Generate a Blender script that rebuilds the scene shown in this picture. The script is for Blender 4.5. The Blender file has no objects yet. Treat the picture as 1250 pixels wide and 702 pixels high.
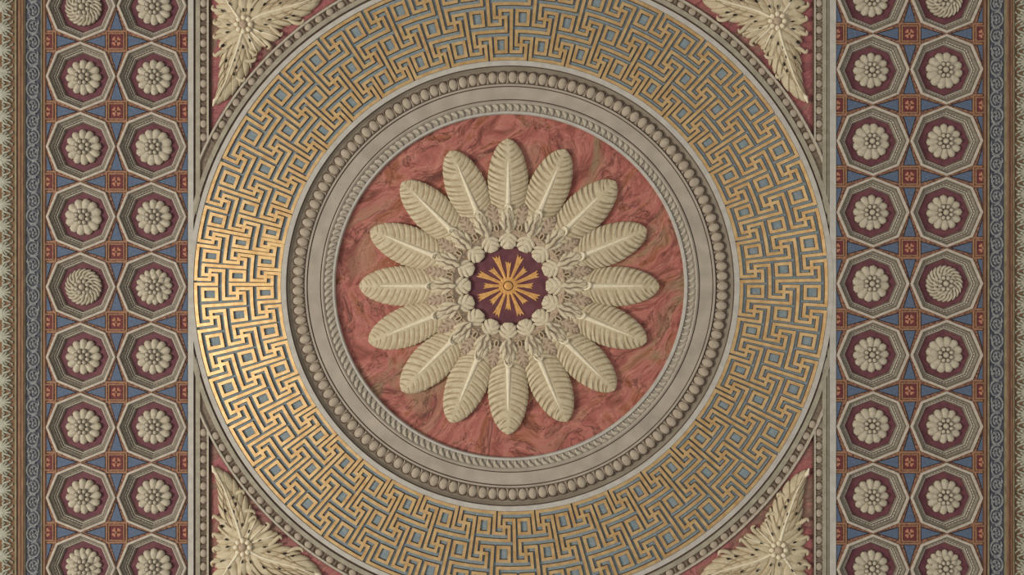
import bpy, bmesh, math, random
from math import sin, cos, pi, sqrt, atan2, radians
random.seed(7)
S = 0.005            # metres per unit of the ceiling's drawing grid
ZC = 6.9             # ceiling height
FOC = 1082.0         # viewing distance in grid units (camera 5.41 m under the ceiling)
SC = bpy.context.scene
COL = SC.collection

# ------------------------------------------------------------------ camera, world, lights, exposure
cam = bpy.data.cameras.new('camera'); camo = bpy.data.objects.new('camera', cam); COL.objects.link(camo)
cam.sensor_width = 36.0; cam.lens = 36.0 * FOC / 1250.0
camo.location = (0, 0, ZC - FOC * S); camo.rotation_euler = (pi, 0, 0)
SC.camera = camo
W = bpy.data.worlds.new('world'); SC.world = W; W.use_nodes = True
W.node_tree.nodes['Background'].inputs[0].default_value = (0.93, 0.97, 1.0, 1)
W.node_tree.nodes['Background'].inputs[1].default_value = 0.31

def area_light(name, loc, target, sx, sy, power, col):
    from mathutils import Vector
    l = bpy.data.lights.new(name, 'AREA'); l.shape = 'RECTANGLE'; l.size = sx; l.size_y = sy; l.energy = power; l.color = col
    o = bpy.data.objects.new(name, l); COL.objects.link(o); o.location = loc
    o.rotation_euler = (Vector(target) - Vector(loc)).to_track_quat('-Z', 'Y').to_euler()
area_light('window_light', (-16, 2.2, ZC - 12.0), (-0.2, 0, ZC), 4.0, 5.0, 2500, (1.0, 0.96, 0.9))
area_light('gold_highlight_light', (-4.9, 1.0, ZC - 6.3), (-1.2, 0.3, ZC), 1.4, 3.6, 88, (1.0, 0.97, 0.88))  # added unseen lamp, placed so the left fret gold catches a highlight
area_light('right_fill_light', (6.8, -0.8, ZC - 6.0), (0, 0, ZC), 2.5, 2.5, 100, (1.0, 0.94, 0.86))  # added weak fill from the right, evens out the left window's falloff
SC.view_settings.view_transform = 'Standard'; SC.view_settings.look = 'None'
SC.view_settings.gamma = 1.0; SC.view_settings.use_curve_mapping = False
SC.view_settings.exposure = 0.0

# ------------------------------------------------------------------ helpers
def V(x, y, h=0.0): return ((x - 625) * S, (y - 351) * S, ZC - h * S)

def lin(c):
    return tuple(((v / 255) / 12.92 if v / 255 <= 0.04045 else ((v / 255 + 0.055) / 1.055) ** 2.4) for v in c) + (1.0,)

def mat(name, rgb, rgb2=None, scale=40.0, rough=0.75, metal=0.0, spec=0.3, bump=0.0, detail=4.0, stretch=None):
    m = bpy.data.materials.new(name); m.use_nodes = True
    nt = m.node_tree; b = nt.nodes['Principled BSDF']
    b.inputs['Roughness'].default_value = rough; b.inputs['Metallic'].default_value = metal
    b.inputs['Specular IOR Level'].default_value = spec
    geo = nt.nodes.new('ShaderNodeNewGeometry')
    vec = geo.outputs['Position']
    if stretch:
        mp = nt.nodes.new('ShaderNodeMapping'); mp.inputs['Scale'].default_value = stretch
        nt.links.new(vec, mp.inputs['Vector']); vec = mp.outputs['Vector']
    nz = nt.nodes.new('ShaderNodeTexNoise'); nz.inputs['Scale'].default_value = scale; nz.inputs['Detail'].default_value = detail
    nt.links.new(vec, nz.inputs['Vector'])
    rp = nt.nodes.new('ShaderNodeValToRGB')
    rp.color_ramp.elements[0].position = 0.32; rp.color_ramp.elements[1].position = 0.68
    rgb2 = rgb2 or tuple(v * 0.86 for v in rgb)
    rp.color_ramp.elements[0].color = lin(rgb2); rp.color_ramp.elements[1].color = lin(rgb)
    nt.links.new(nz.outputs['Fac'], rp.inputs['Fac']); nt.links.new(rp.outputs['Color'], b.inputs['Base Color'])
    if bump:
        bp = nt.nodes.new('ShaderNodeBump'); bp.inputs['Strength'].default_value = bump; bp.inputs['Distance'].default_value = 0.004
        nt.links.new(nz.outputs['Fac'], bp.inputs['Height']); nt.links.new(bp.outputs['Normal'], b.inputs['Normal'])
    return m

def marble(name, stops, vein, patch, scale=2.2, seed=0.0):
    """painted red marble: flowing colour clouds, greenish patches, thin dark and pale veins"""
    m = bpy.data.materials.new(name); m.use_nodes = True
    nt = m.node_tree; N = nt.nodes; Lk = nt.links.new; b = N['Principled BSDF']
    b.inputs['Roughness'].default_value = 0.62; b.inputs['Specular IOR Level'].default_value = 0.25
    geo = N.new('ShaderNodeNewGeometry')
    mp = N.new('ShaderNodeMapping'); mp.inputs['Location'].default_value = (seed, seed * 0.7, 0); mp.inputs['Rotation'].default_value = (0, 0, 0.7)
    mp.inputs['Scale'].default_value = (0.75, 1.75, 1.0); mp.inputs['Rotation'].default_value = (0, 0, 0)
    turn = N.new('ShaderNodeMapping'); turn.inputs['Rotation'].default_value = (0, 0, 0.75)
    wob = N.new('ShaderNodeTexNoise'); wob.inputs['Scale'].default_value = 1.1; wob.inputs['Detail'].default_value = 3
    Lk(geo.outputs['Position'], wob.inputs['Vector'])
    wadd = N.new('ShaderNodeVectorMath'); wadd.operation = 'MULTIPLY_ADD'; wadd.inputs[1].default_value = (0.9, 0.9, 0.9)
    Lk(wob.outputs['Color'], wadd.inputs[0]); Lk(geo.outputs['Position'], wadd.inputs[2])
    Lk(wadd.outputs['Vector'], turn.inputs['Vector']); Lk(turn.outputs['Vector'], mp.inputs['Vector'])
    def noise(sc, det, dist, vec):
        n = N.new('ShaderNodeTexNoise'); n.inputs['Scale'].default_value = sc; n.inputs['Detail'].default_value = det
        n.inputs['Distortion'].default_value = dist; n.inputs['Roughness'].default_value = 0.58; Lk(vec, n.inputs['Vector']); return n
    def ramp(fac, pts):
        r = N.new('ShaderNodeValToRGB'); e = r.color_ramp.elements
        while len(e) < len(pts): e.new(0.5)
        for k, (p, c) in enumerate(pts): e[k].position = p; e[k].color = c
        Lk(fac, r.inputs['Fac']); return r
    def mix(f, a, c):
        x = N.new('ShaderNodeMix'); x.data_type = 'RGBA'; Lk(f, x.inputs['Factor']); Lk(a, x.inputs[6])
        if isinstance(c, tuple): x.inputs[7].default_value = c
        else: Lk(c, x.inputs[7])
        return x.outputs[2]
    v = mp.outputs['Vector']
    n1 = noise(scale * 1.5, 8, 2.4, v)
    c = ramp(n1.outputs['Fac'], [(p, lin(q)) for p, q in stops]).outputs['Color']
    n2 = noise(scale * 0.9, 4, 1.0, v)
    f2 = ramp(n2.outputs['Fac'], [(0.51, (0, 0, 0, 1)), (0.63, (0.85, 0.85, 0.85, 1))]).outputs['Color']
    c = mix(f2, c, lin(patch))
    n5 = noise(scale * 4.5, 6, 2.2, v)
    f5 = ramp(n5.outputs['Fac'], [(0.56, (0, 0, 0, 1)), (0.74, (0.55, 0.55, 0.55, 1))]).outputs['Color']
    c = mix(f5, c, lin((204, 146, 124)))
    for sc, w, colr, amt in ((1.5, 0.012, vein, 0.75), (3.2, 0.012, vein, 0.5), (2.3, 0.008, (214, 150, 124), 0.35)):
        n = noise(scale * sc, 5, 1.3, v)
        f = ramp(n.outputs['Fac'], [(0.5 - w * 1.4, (0, 0, 0, 1)), (0.5, (amt, amt, amt, 1)), (0.5 + w * 1.4, (0, 0, 0, 1))]).outputs['Color']
        c = mix(f, c, lin(colr))
    Lk(c, b.inputs['Base Color'])
    return m

M = {}
M['plaster']   = mat('plaster', (176, 162, 144), (158, 145, 129), 9, 0.85, bump=0.1)
M['plaster_d'] = mat('plaster_cove', (142, 129, 111), (126, 113, 96), 9, 0.85)
M['pale']      = mat('pale_fillet', (190, 182, 168), (174, 166, 153), 20, 0.8)
M['olive']     = mat('olive_fillet', (166, 156, 134), (146, 136, 116), 25, 0.8)
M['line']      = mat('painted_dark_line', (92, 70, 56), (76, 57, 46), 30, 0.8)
M['umber']     = mat('umber_ground', (132, 114, 96), (108, 92, 78), 60, 0.8)
M['egg']       = mat('egg_plaster', (178, 162, 140), (160, 144, 124), 50, 0.7)
M['egg_l']     = mat('egg_plaster_pale', (188, 176, 154), (170, 156, 136), 50, 0.7)
M['fretblue']  = mat('fret_blue_grey', (140, 148, 146), (118, 132, 136), 60, 0.7)
M['gold']      = mat('gilded_fret', (232, 194, 138), (208, 163, 106), 26, 0.4, metal=0.65, spec=0.5)
M['bole']      = mat('gilding_edge', (112, 80, 54), (92, 64, 44), 40, 0.7)
M['petal']     = mat('petal_cream', (204, 187, 154), (184, 166, 132), 30, 0.7)
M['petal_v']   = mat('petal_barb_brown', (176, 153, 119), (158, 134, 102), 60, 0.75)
M['rib']       = mat('rib_ivory', (232, 217, 186), (216, 200, 168), 60, 0.6)
M['acanthus']  = mat('acanthus_cream', (212, 197, 167), (194, 178, 146), 60, 0.7)
M['taupe']     = mat('taupe_leaf', (184, 162, 136), (164, 140, 116), 60, 0.75)
M['taupe_v']   = mat('taupe_vein', (148, 122, 100), (130, 104, 86), 60, 0.75)
M['maroon']    = mat('maroon_panel', (112, 66, 70), (94, 52, 58), 18, 0.75)
M['sungold']   = mat('sun_gold', (226, 172, 102), (200, 144, 82), 60, 0.5, metal=0.15)
M['octwhite']  = mat('octagon_white', (194, 180, 160), (172, 158, 140), 40, 0.75)
M['octgrey']   = mat('octagon_grey', (140, 129, 112), (118, 108, 93), 60, 0.8)
M['octdark']   = mat('octagon_olive', (106, 97, 82), (86, 78, 66), 60, 0.8)
M['bead']      = mat('bead_ivory', (206, 196, 178), (188, 178, 160), 60, 0.65)
M['rosette']   = mat('rosette_ivory', (192, 180, 156), (170, 157, 134), 60, 0.7)
M['rosette_v'] = mat('rosette_vein', (112, 96, 80), (92, 78, 66), 60, 0.75)
M['orange']    = mat('terracotta_pattern', (158, 114, 86), (82, 52, 46), 90, 0.8, detail=2)
M['orange_l']  = mat('terracotta_fillet', (162, 120, 90), (138, 98, 72), 60, 0.75)
M['tilered']   = mat('tile_red', (112, 58, 54), (92, 44, 46), 60, 0.8)
M['tileflower']= mat('tile_flower_pink', (190, 134, 104), (168, 108, 84), 60, 0.7)
M['tileblue']  = mat('triangle_blue', (94, 105, 124), (80, 91, 109), 70, 0.8)
M['black']     = mat('painted_black', (38, 32, 32), (30, 24, 24), 30, 0.8)
M['ochre']     = mat('ochre_band', (144, 108, 80), (118, 86, 64), 14, 0.75, stretch=(6, 1, 1))
M['ochre_d']   = mat('brown_band', (112, 76, 58), (92, 62, 50), 14, 0.8, stretch=(6, 1, 1))
M['greenish']  = mat('greenish_band', (150, 138, 108), (122, 108, 82), 20, 0.8)
M['scrollblue']= mat('scroll_ground', (84, 84, 92), (60, 60, 68), 50, 0.8)
M['scroll']    = mat('scroll_grey', (150, 148, 142), (112, 112, 112), 60, 0.75)
M['foliage']   = mat('foliage_pale', (176, 172, 152), (150, 146, 126), 60, 0.75)
M['foliage_v'] = mat('foliage_vein', (120, 104, 76), (104, 86, 62), 60, 0.8)
M['folground'] = mat('foliage_ground', (128, 92, 66), (100, 80, 54), 30, 0.8)
M['ceil']      = mat('ceiling_plaster', (150, 138, 120), None, 8, 0.9)
M['marble']    = marble('red_marble', [(0.26, (98, 58, 48)), (0.38, (138, 78, 66)), (0.47, (168, 98, 86)), (0.54, (178, 112, 98)), (0.62, (152, 90, 64)), (0.74, (116, 70, 56))], (84, 46, 38), (146, 124, 92), 1.5)
M['marble2']   = marble('dusky_red_marble', [(0.28, (108, 72, 68)), (0.42, (142, 82, 82)), (0.52, (160, 92, 92)), (0.62, (150, 92, 84)), (0.74, (126, 94, 82))], (100, 60, 54), (128, 108, 88), 2.4, 3.1)

class MB:
    def __init__(s): s.v = []; s.f = []; s.m = []
    def add(s, verts, faces, m=0):
        k = len(s.v); s.v += verts; s.f += [tuple(i + k for i in f) for f in faces]
        s.m += ([m] * len(faces)) if isinstance(m, int) else list(m)
    def grid(s, rows, m=0, close=False, closerows=False):
        """rows: list of equal-length point lists; m: int or function(row, col)"""
        k = len(s.v); n = len(rows[0]); R = len(rows)
        for r in rows: s.v += r
        for a in range(R if closerows else R - 1):
            for c in range(n if close else n - 1):
                d = (c + 1) % n; e = (a + 1) % R
                s.f.append((k + a * n + c, k + a * n + d, k + e * n + d, k + e * n + c))
                s.m.append(m if isinstance(m, int) else m(a, c))
    def mesh(s, name, mats, smooth=False, local=False, origin=(0, 0, 0)):
        me = bpy.data.meshes.new(name)
        me.from_pydata([((x - origin[0]) * S, (y - origin[1]) * S, -(h - origin[2]) * S) for x, y, h in s.v], [], s.f)
        for q in mats: me.materials.append(M[q])
        me.polygons.foreach_set('material_index', s.m)
        if smooth: me.polygons.foreach_set('use_smooth', [True] * len(me.polygons))
        bm = bmesh.new(); bm.from_mesh(me)
        bmesh.ops.remove_doubles(bm, verts=bm.verts, dist=1e-6)
        bmesh.ops.recalc_face_normals(bm, faces=bm.faces)
        bm.to_mesh(me); bm.free()
        me.update()
        return me

def put(name, me, parent=None, loc=(0, 0, 0), rz=0.0, scale=None):
    o = bpy.data.objects.new(name, me); COL.objects.link(o)
    if parent: o.parent = parent
    o.location = loc; o.rotation_euler = (0, 0, rz)
    if scale: o.scale = scale
    return o
def loc3(x, y, h=0.0): return (x * S, y * S, -h * S)
def tag(o, label, cat, group=None):
    o['label'] = label; o['category'] = cat
    if group: o['group'] = group
    return o
def empty(name, x, y, label, cat, group=None, h=0.0):
    o = bpy.data.objects.new(name, None); COL.objects.link(o); o.location = V(x, y, h); o.empty_display_size = 0.05
    return tag(o, label, cat, group)
def struct(name, me, x=625, y=351, parent=None):
    o = put(name, me, parent, V(x, y) if not parent else (0, 0, 0))
    if not parent: o['kind'] = 'structure'
    return o

def box(mb, x0, y0, x1, y1, h0, h1, m=0):
    v = [(x0, y0, h0), (x1, y0, h0), (x1, y1, h0), (x0, y1, h0), (x0, y0, h1), (x1, y0, h1), (x1, y1, h1), (x0, y1, h1)]
    mb.add(v, [(0, 1, 2, 3), (4, 5, 6, 7), (0, 1, 5, 4), (1, 2, 6, 5), (2, 3, 7, 6), (3, 0, 4, 7)], m)
def prism(mb, pts, h0, h1, m=0, mside=None):
    n = len(pts); ms = m if mside is None else mside
    mb.add([(x, y, h0) for x, y in pts] + [(x, y, h1) for x, y in pts],
           [tuple(range(n)), tuple(range(n, 2 * n))] + [(i, (i + 1) % n, n + (i + 1) % n, n + i) for i in range(n)], [m, m] + [ms] * n)

# the ring's drawing: circles a little flattened, centres drifting slightly outwards
CY = 349.0; FY = 0.983
def ccx(R): return 620.5 + 3.4 * max(0.0, min(1.0, R / 388.0))
def ring_pt(R, a, h=0.0): return (ccx(R) + R * cos(a), CY + FY * R * sin(a), h)
def lathe(mb, prof, n=192, ms=None):
    """prof: list of (R, h); closed section swept round the ring"""
    rows = [[ring_pt(R, 2 * pi * k / n, h) for R, h in prof] for k in range(n)]
    mb.grid(rows, (lambda a, c: ms[c]) if ms else 0, close=True, closerows=True)
def half_ellipsoid(mb, cx, cy, rx, ry, h0, hh, m=0, nu=10, nv=3, pw=1.0):
    rows = []
    for j in range(nv + 1):
        p = pi / 2 * j / nv
        rows.append([(cx + rx * cos(p) * cos(2 * pi * k / nu), cy + ry * cos(p) * sin(2 * pi * k / nu), h0 + hh * sin(p)) for k in range(nu)])
    mb.grid(rows, m, close=True)
def catmull(pts, n):
    out = []
    P = [pts[0]] + list(pts) + [pts[-1]]
    segs = len(pts) - 1
    for i in range(n + 1):
        u = min(i / n * segs, segs - 1e-6); k = int(u); t = u - k
        a, b, c, d = P[k], P[k + 1], P[k + 2], P[k + 3]
        out.append(tuple(0.5 * (2 * b[q] + (c[q] - a[q]) * t + (2 * a[q] - 5 * b[q] + 4 * c[q] - d[q]) * t * t + (3 * b[q] - a[q] - 3 * c[q] + d[q]) * t ** 3) for q in range(len(b))))
    return out
def interp(tab, t):
    if t <= tab[0][0]: return tab[0][1]
    for (a, va), (b, vb) in zip(tab, tab[1:]):
        if t <= b: return va + (vb - va) * (t - a) / (b - a)
    return tab[-1][1]
def leaf(mb, spine, wl, wr, n=8, depth=0.3, shift=0.1, H=4.0, h0=1.0, groove=0.8, cols=4, rpl=4, base=0.0, hot=None, curl=0.0, m=0, mv=1, md=2, pw=1.5, jit=0.0, flare=0.0, mskirt=None):
    """ribbed leaf along a spine: wl / wr give the half widths, n lobes, each lobe swept forward by shift, grooves between the lobes"""
    T = n * rpl; SP = catmull(spine, 80)
    def sp(t):
        u = max(0, min(1, t)) * 80; k = min(79, int(u)); f = u - k
        a, b = SP[k], SP[k + 1]; dx, dy = b[0] - a[0], b[1] - a[1]; d = sqrt(dx * dx + dy * dy) or 1
        return a[0] + dx * f, a[1] + dy * f, dx / d, dy / d
    rows = []; J = [0.0] + [random.uniform(-jit, jit) for _ in range(n - 1)] + [0.0]
    for r in range(T + 1):
        q_ = r // rpl; g_ = (r % rpl) / rpl
        t = (r / rpl + J[min(q_, n)] * (1 - g_) + J[min(q_ + 1, n)] * g_) / n; ph = (r % rpl) / rpl
        val = (0.5 + 0.5 * cos(2 * pi * ph)) ** pw
        if r == T: val = 0
        f = 1 - depth * val; x, y, dx, dy = sp(t); t2 = min(1.0, t + shift * (1 - val * 0.35) * min(1, (1 - t) * 5))
        X, Y, DX, DY = sp(t2); tp = min(1.0, (1 - t) * 4 + 0.2)
        row = []
        for side, w in ((-1, wl), (1, wr)):
            ww = interp(w, t2) * f
            ox, oy = X + side * -DY * ww, Y + side * DX * ww
            mx, my = x + side * -dy * ww * 0.55 + (X - x) * 0.3, y + side * dx * ww * 0.55 + (Y - y) * 0.3
            pr = []
            for c in range(1, cols + 1):
                v = c / cols
                px = (1 - v) ** 2 * x + 2 * v * (1 - v) * mx + v * v * ox; py = (1 - v) ** 2 * y + 2 * v * (1 - v) * my + v * v * oy
                pr.append((px, py, h0 + H * tp * (1 - v ** 2.2) - groove * val * min(1, v * 3) * (1 - 0.5 * v) + curl * t * t))
            pr.append((X + (ox - X) * (1 + flare), Y + (oy - Y) * (1 + flare), base))
            if side < 0: row += pr[::-1] + [(x, y, h0 + H * tp + curl * t * t)]
            else: row += pr
        rows.append(row)
    nc = len(rows[0]) - 1
    def mm(a, c):
        if mskirt is not None and (c == 0 or c == nc - 1): return mskirt
        if hot and a % rpl == 0 and a > 0 and hot[0] <= abs(c + 0.5 - nc / 2) <= hot[1] and (a // rpl) in hot[2]: return md
        if a % rpl == 0 and 1 <= c < nc - 1 and abs(c + 0.5 - nc / 2) > 0.6: return mv
        return m
    mb.grid(rows, mm)
def tube(mb, pts, rad, m=0, k=6, flat=1.0):
    """half-round strip lying on the ceiling: pts (x, y, h)"""
    rows = []
    for i, p in enumerate(pts):
        a = pts[max(0, i - 1)]; b = pts[min(len(pts) - 1, i + 1)]
        dx, dy = b[0] - a[0], b[1] - a[1]; d = sqrt(dx * dx + dy * dy) or 1
        r = rad[i] if isinstance(rad, (list, tuple)) else rad
        rows.append([(p[0] - dy / d * r * cos(pi * q / k), p[1] + dx / d * r * cos(pi * q / k), p[2] + flat * r * sin(pi * q / k)) for q in range(k + 1)])
    mb.grid(rows, m)
def clip(me, x, keep_greater, xo=0.0):
    """cut a mesh at a vertical line of the drawing (x relative to the mesh origin)"""
    bm = bmesh.new(); bm.from_mesh(me)
    bmesh.ops.bisect_plane(bm, geom=bm.verts[:] + bm.edges[:] + bm.faces[:], plane_co=(x * S, 0, 0), plane_no=(1, 0, 0),
                           clear_inner=keep_greater, clear_outer=not keep_greater)
    bm.to_mesh(me); bm.free(); return me

DEEP = -16.0
# ------------------------------------------------------------------ the ceiling slab and the plain mouldings
mb = MB(); box(mb, -260, -240, 1510, 940, -40, DEEP); struct('ceiling', mb.mesh('ceiling', ['ceil'], origin=(625, 351, 0)))

def ring_mesh(prof, mats, ms=None, n=192, clipx=None):
    R0, R1 = prof[0][0], prof[-1][0]
    P = prof + [(R1, DEEP), (R0, DEEP)]
    q = (ms + [0, 0, 0]) if ms else None
    mb = MB(); lathe(mb, P, n, q)
    me = mb.mesh('ring', mats, origin=(625, 351, 0))
    if clipx:
        clip(me, clipx[0] - 625, True); clip(me, clipx[1] - 625, False)
    return me
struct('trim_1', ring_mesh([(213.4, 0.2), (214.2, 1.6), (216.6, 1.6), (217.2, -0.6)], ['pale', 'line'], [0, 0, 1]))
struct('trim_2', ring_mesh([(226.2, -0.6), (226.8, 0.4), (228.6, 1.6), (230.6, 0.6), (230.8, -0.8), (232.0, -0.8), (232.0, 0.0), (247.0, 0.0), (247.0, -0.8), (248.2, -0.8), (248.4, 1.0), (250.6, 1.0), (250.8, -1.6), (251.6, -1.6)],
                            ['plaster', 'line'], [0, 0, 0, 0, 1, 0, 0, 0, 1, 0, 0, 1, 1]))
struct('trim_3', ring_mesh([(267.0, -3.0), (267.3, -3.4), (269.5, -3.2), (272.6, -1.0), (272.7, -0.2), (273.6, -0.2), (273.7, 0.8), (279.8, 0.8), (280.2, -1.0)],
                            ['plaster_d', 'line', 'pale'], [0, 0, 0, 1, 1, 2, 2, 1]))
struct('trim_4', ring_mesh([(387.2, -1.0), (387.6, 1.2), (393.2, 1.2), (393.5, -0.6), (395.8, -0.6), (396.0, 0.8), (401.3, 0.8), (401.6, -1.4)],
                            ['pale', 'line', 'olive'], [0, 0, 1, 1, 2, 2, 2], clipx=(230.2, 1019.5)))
# straight plain fillets beside the coffered fields (they pass under the ring, a hair lower)
def strip(name, x0, x1, prof, mats, ms, rlim=0):
    """prof: list of (x, h) across the strip"""
    pts = [(x0, DEEP)] + prof + [(x1, DEEP)]
    mb = MB()
    def ye(x):
        d2 = rlim ** 2 - (x - ccx(rlim)) ** 2
        return FY * sqrt(d2) if d2 > 0 else 0.0
    for y_out, sg in ((-120, -1), (820, 1)):
        rows = [[(x, y_out, h) for x, h in pts]]
        for f in range(1, 5): rows.append([(x, y_out + (CY + sg * (ye(x) if rlim else 0) - y_out) * f / 4, h) for x, h in pts])
        mb.grid(rows, lambda a, c: ([0] + ms + [0])[c])
    return mb.mesh(name, mats, origin=(625, 351, 0))
struct('trim_5', strip('pale_strip', 229.8, 236.4, [(229.8, 0.9), (236.4, 0.9)], ['pale'], [0]))
struct('trim_11', strip('olive_strip', 236.4, 244.3, [(236.4, 0.9), (236.5, -0.8), (238.8, -0.8), (239.0, 0.6), (244.3, 0.6)], ['olive', 'line'], [0, 1, 1, 0], 394.6))
struct('trim_12', strip('olive_strip', 1004.2, 1012.7, [(1004.2, 0.6), (1008.6, 0.6), (1008.8, -0.6), (1009.9, -0.6), (1010.1, 0.4), (1011.4, 0.4), (1011.6, -0.6), (1012.7, -0.6)], ['olive', 'line'], [0, 1, 1, 0, 0, 1, 1], 394.6))
struct('trim_6', strip('pale_strip', 1012.7, 1020.2, [(1012.7, 0.9), (1020.2, 0.9)], ['pale'], [0]))

# ------------------------------------------------------------------ marble disc and corner panels
mb = MB(); lathe(mb, [(2, -4.0), (213.8, -4.0), (213.8, DEEP), (2, DEEP)], 160)
o = put('marble_disc', mb.mesh('marble_disc', ['marble'], origin=(625, 351, 0)), None, V(625, 351))
tag(o, 'round panel of veined red painted marble behind the large cream petals', 'panel')

def corner_panel(sx, sy, label):
    x_in = 257.2 if sx < 0 else 992.8
    pts = []
    a0 = math.acos(min(1, abs(x_in - ccx(415)) / 414.5)); a1 = radians(82)
    for k in range(25):
        a = a0 + (a1 - a0) * k / 24
        pts.append((ccx(415) + sx * 414.5 * cos(a), CY + sy * FY * 414.5 * sin(a)))
    ye = CY + sy * 470
    pts += [(pts[-1][0], ye), (x_in, ye)]
    mb = MB(); prism(mb, pts, DEEP, -3.0)
    cx, cy = x_in, CY + sy * 330
    o = put('corner_panel', mb.mesh('corner_panel', ['marble2'], origin=(cx, cy, 0)), None, V(cx, cy)); tag(o, label, 'panel', 'dusky red corner panels')
corner_panel(-1, -1, 'dusky red marbled corner panel at top left, outside the gold fret ring')
corner_panel(1, -1, 'dusky red marbled corner panel at top right, outside the gold fret ring')
corner_panel(-1, 1, 'dusky red marbled corner panel at bottom left, outside the gold fret ring')
corner_panel(1, 1, 'dusky red marbled corner panel at bottom right, outside the gold fret ring')

# ------------------------------------------------------------------ gold fret band
SQ = [330.4, 339.9, 349.2, 358.5, 365.8, 372.7, 380.96, 390.5, 400.1, 409.6, 419.0, 428.3, 438.1, 447.8, 457.2, 466.5, 476.1, 485.1, 494.3, 503.5, 512.8,
      522.2, 531.7, 541.3, 550.7, 560.5, 569.7, 579.3, 588.9, 598.5, 607.9, 617.7, 626.8, 636.2, 645.6, 654.9, 663.8, 672.6, 681.5]
NP = len(SQ)
def fang(t):
    kf = (4 - t) / 8.0; k = math.floor(kf); f = kf - k
    a = SQ[k % NP] + 360 * (k // NP); k1 = k + 1; b = SQ[k1 % NP] + 360 * (k1 // NP)
    return radians(a + (b - a) * f)
RO, PIT = 384.9, 8.56
def fpt(i, t, h=0.0):
    R = RO - PIT * i; a = fang(t)
    return (ccx(R) - R * cos(a), CY - FY * R * sin(a), h)
band = put('fret_band', ring_mesh([(279.9, -1.6), (387.4, -1.6)], ['fretblue'], n=256), None, V(625, 351))
tag(band, 'wide blue-grey ring carrying a raised gold Greek key fret around the centre', 'frieze')
HW = 1.95; HWB = 2.4
def fret_mesh(nodes, closed, htop):
    """a rectangular key line: nodes in (column, step), swept with a flat gilded top and dark sides"""
    n = len(nodes); mb = MB()
    def off(i, t, hw): # half widths in grid units at this place
        R = RO - PIT * i; loc_ang = abs(fang(t + 0.5) - fang(t - 0.5))
        return hw / PIT, hw / (R * loc_ang)
    secs = []
    rng = range(n)
    for k in rng:
        p = nodes[k]
        d0 = None; d1 = None
        if closed or k > 0: q = nodes[k - 1]; d0 = (p[0] - q[0], p[1] - q[1])
        if closed or k < n - 1: q = nodes[(k + 1) % n]; d1 = (q[0] - p[0], q[1] - p[1])
        if d0 is None: d0 = d1
        if d1 is None: d1 = d0
        u0 = (0 if d0[0] == 0 else math.copysign(1, d0[0]), 0 if d0[1] == 0 else math.copysign(1, d0[1]))
        u1 = (0 if d1[0] == 0 else math.copysign(1, d1[0]), 0 if d1[1] == 0 else math.copysign(1, d1[1]))
        n0 = (-u0[1], u0[0]); n1 = (-u1[1], u1[0])
        mx = n0[0] if n0[0] else n1[0]; my = n0[1] if n0[1] else n1[1]
        if u0 == u1: mx, my = n0
        ext = 0.0
        secs.append((p, (mx, my)))
    path = []
    for k in range(n if closed else n - 1):
        (p, m0), (q, m1) = secs[k], secs[(k + 1) % n]
        L = abs(q[1] - p[1]); st = max(1, int(L / 1.5)) if L else 1
        u = (q[0] - p[0], q[1] - p[1])
        path.append((p, m0))
        for s_ in range(1, st):
            f = s_ / st; mid = (p[0] + u[0] * f, p[1] + u[1] * f)
            nn = (-math.copysign(1, u[1]), 0) if u[1] else (0, math.copysign(1, u[0]))
            path.append((mid, nn))
    if not closed: path.append(secs[-1])
    rows = []
    for p, m_ in path:
        a = off(p[0], p[1], HWB); b = off(p[0], p[1], HW)
        rows.append([fpt(p[0] + m_[0] * a[0], p[1] + m_[1] * a[1], -1.6), fpt(p[0] + m_[0] * b[0], p[1] + m_[1] * b[1], htop),
                     fpt(p[0] - m_[0] * b[0], p[1] - m_[1] * b[1], htop), fpt(p[0] - m_[0] * a[0], p[1] - m_[1] * a[1], -1.6)])
    mb.grid(rows, lambda a, c: 0 if c == 1 else 1, closerows=closed)
    if not closed:
        k = len(mb.v); mb.add([], [])
        mb.f += [(0, 1, 2, 3), (k - 4, k - 3, k - 2, k - 1)]; mb.m += [1, 1]
    return mb.mesh('fret', ['gold', 'bole'], origin=(625, 351, 0))
E = 0.27
for k in range(NP):
    t0 = 8 * k
    P = [(12, t0 - 10), (9, t0 - 10), (9, t0 - 8), (11, t0 - 8), (11, t0 - 6), (5, t0 - 6), (5, t0 - 4), (7, t0 - 4), (7, t0 - 2), (1, t0 - 2), (1, t0), (3, t0), (3, t0 + 2), (0, t0 + 2), (0, t0 + 9 - 0.0)]
    Q = [(0, t0 + 1), (2, t0 + 1), (2, t0 - 1), (4, t0 - 1), (4, t0 + 5), (6, t0 + 5), (6, t0 + 3), (8, t0 + 3), (8, t0 + 9), (10, t0 + 9), (10, t0 + 7), (12, t0 + 7), (12, t0 + 14)]
    P[-1] = (0, t0 + 9 + E); P[0] = (12 + 0.24, t0 - 10); Q[0] = (0.24, t0 + 1); Q[-1] = (12, t0 + 14 + E)
    put('fret_line', fret_mesh(P, False, 0.60), band)
    put('fret_line', fret_mesh(Q, False, 0.56), band)
    for c, tt in ((2, t0 + 4), (10, t0 + 4), (6, t0)):
        put('fret_square', fret_mesh([(c - 1, tt - 1), (c + 1, tt - 1), (c + 1, tt + 1), (c - 1, tt + 1)], True, 0.60), band)

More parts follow.
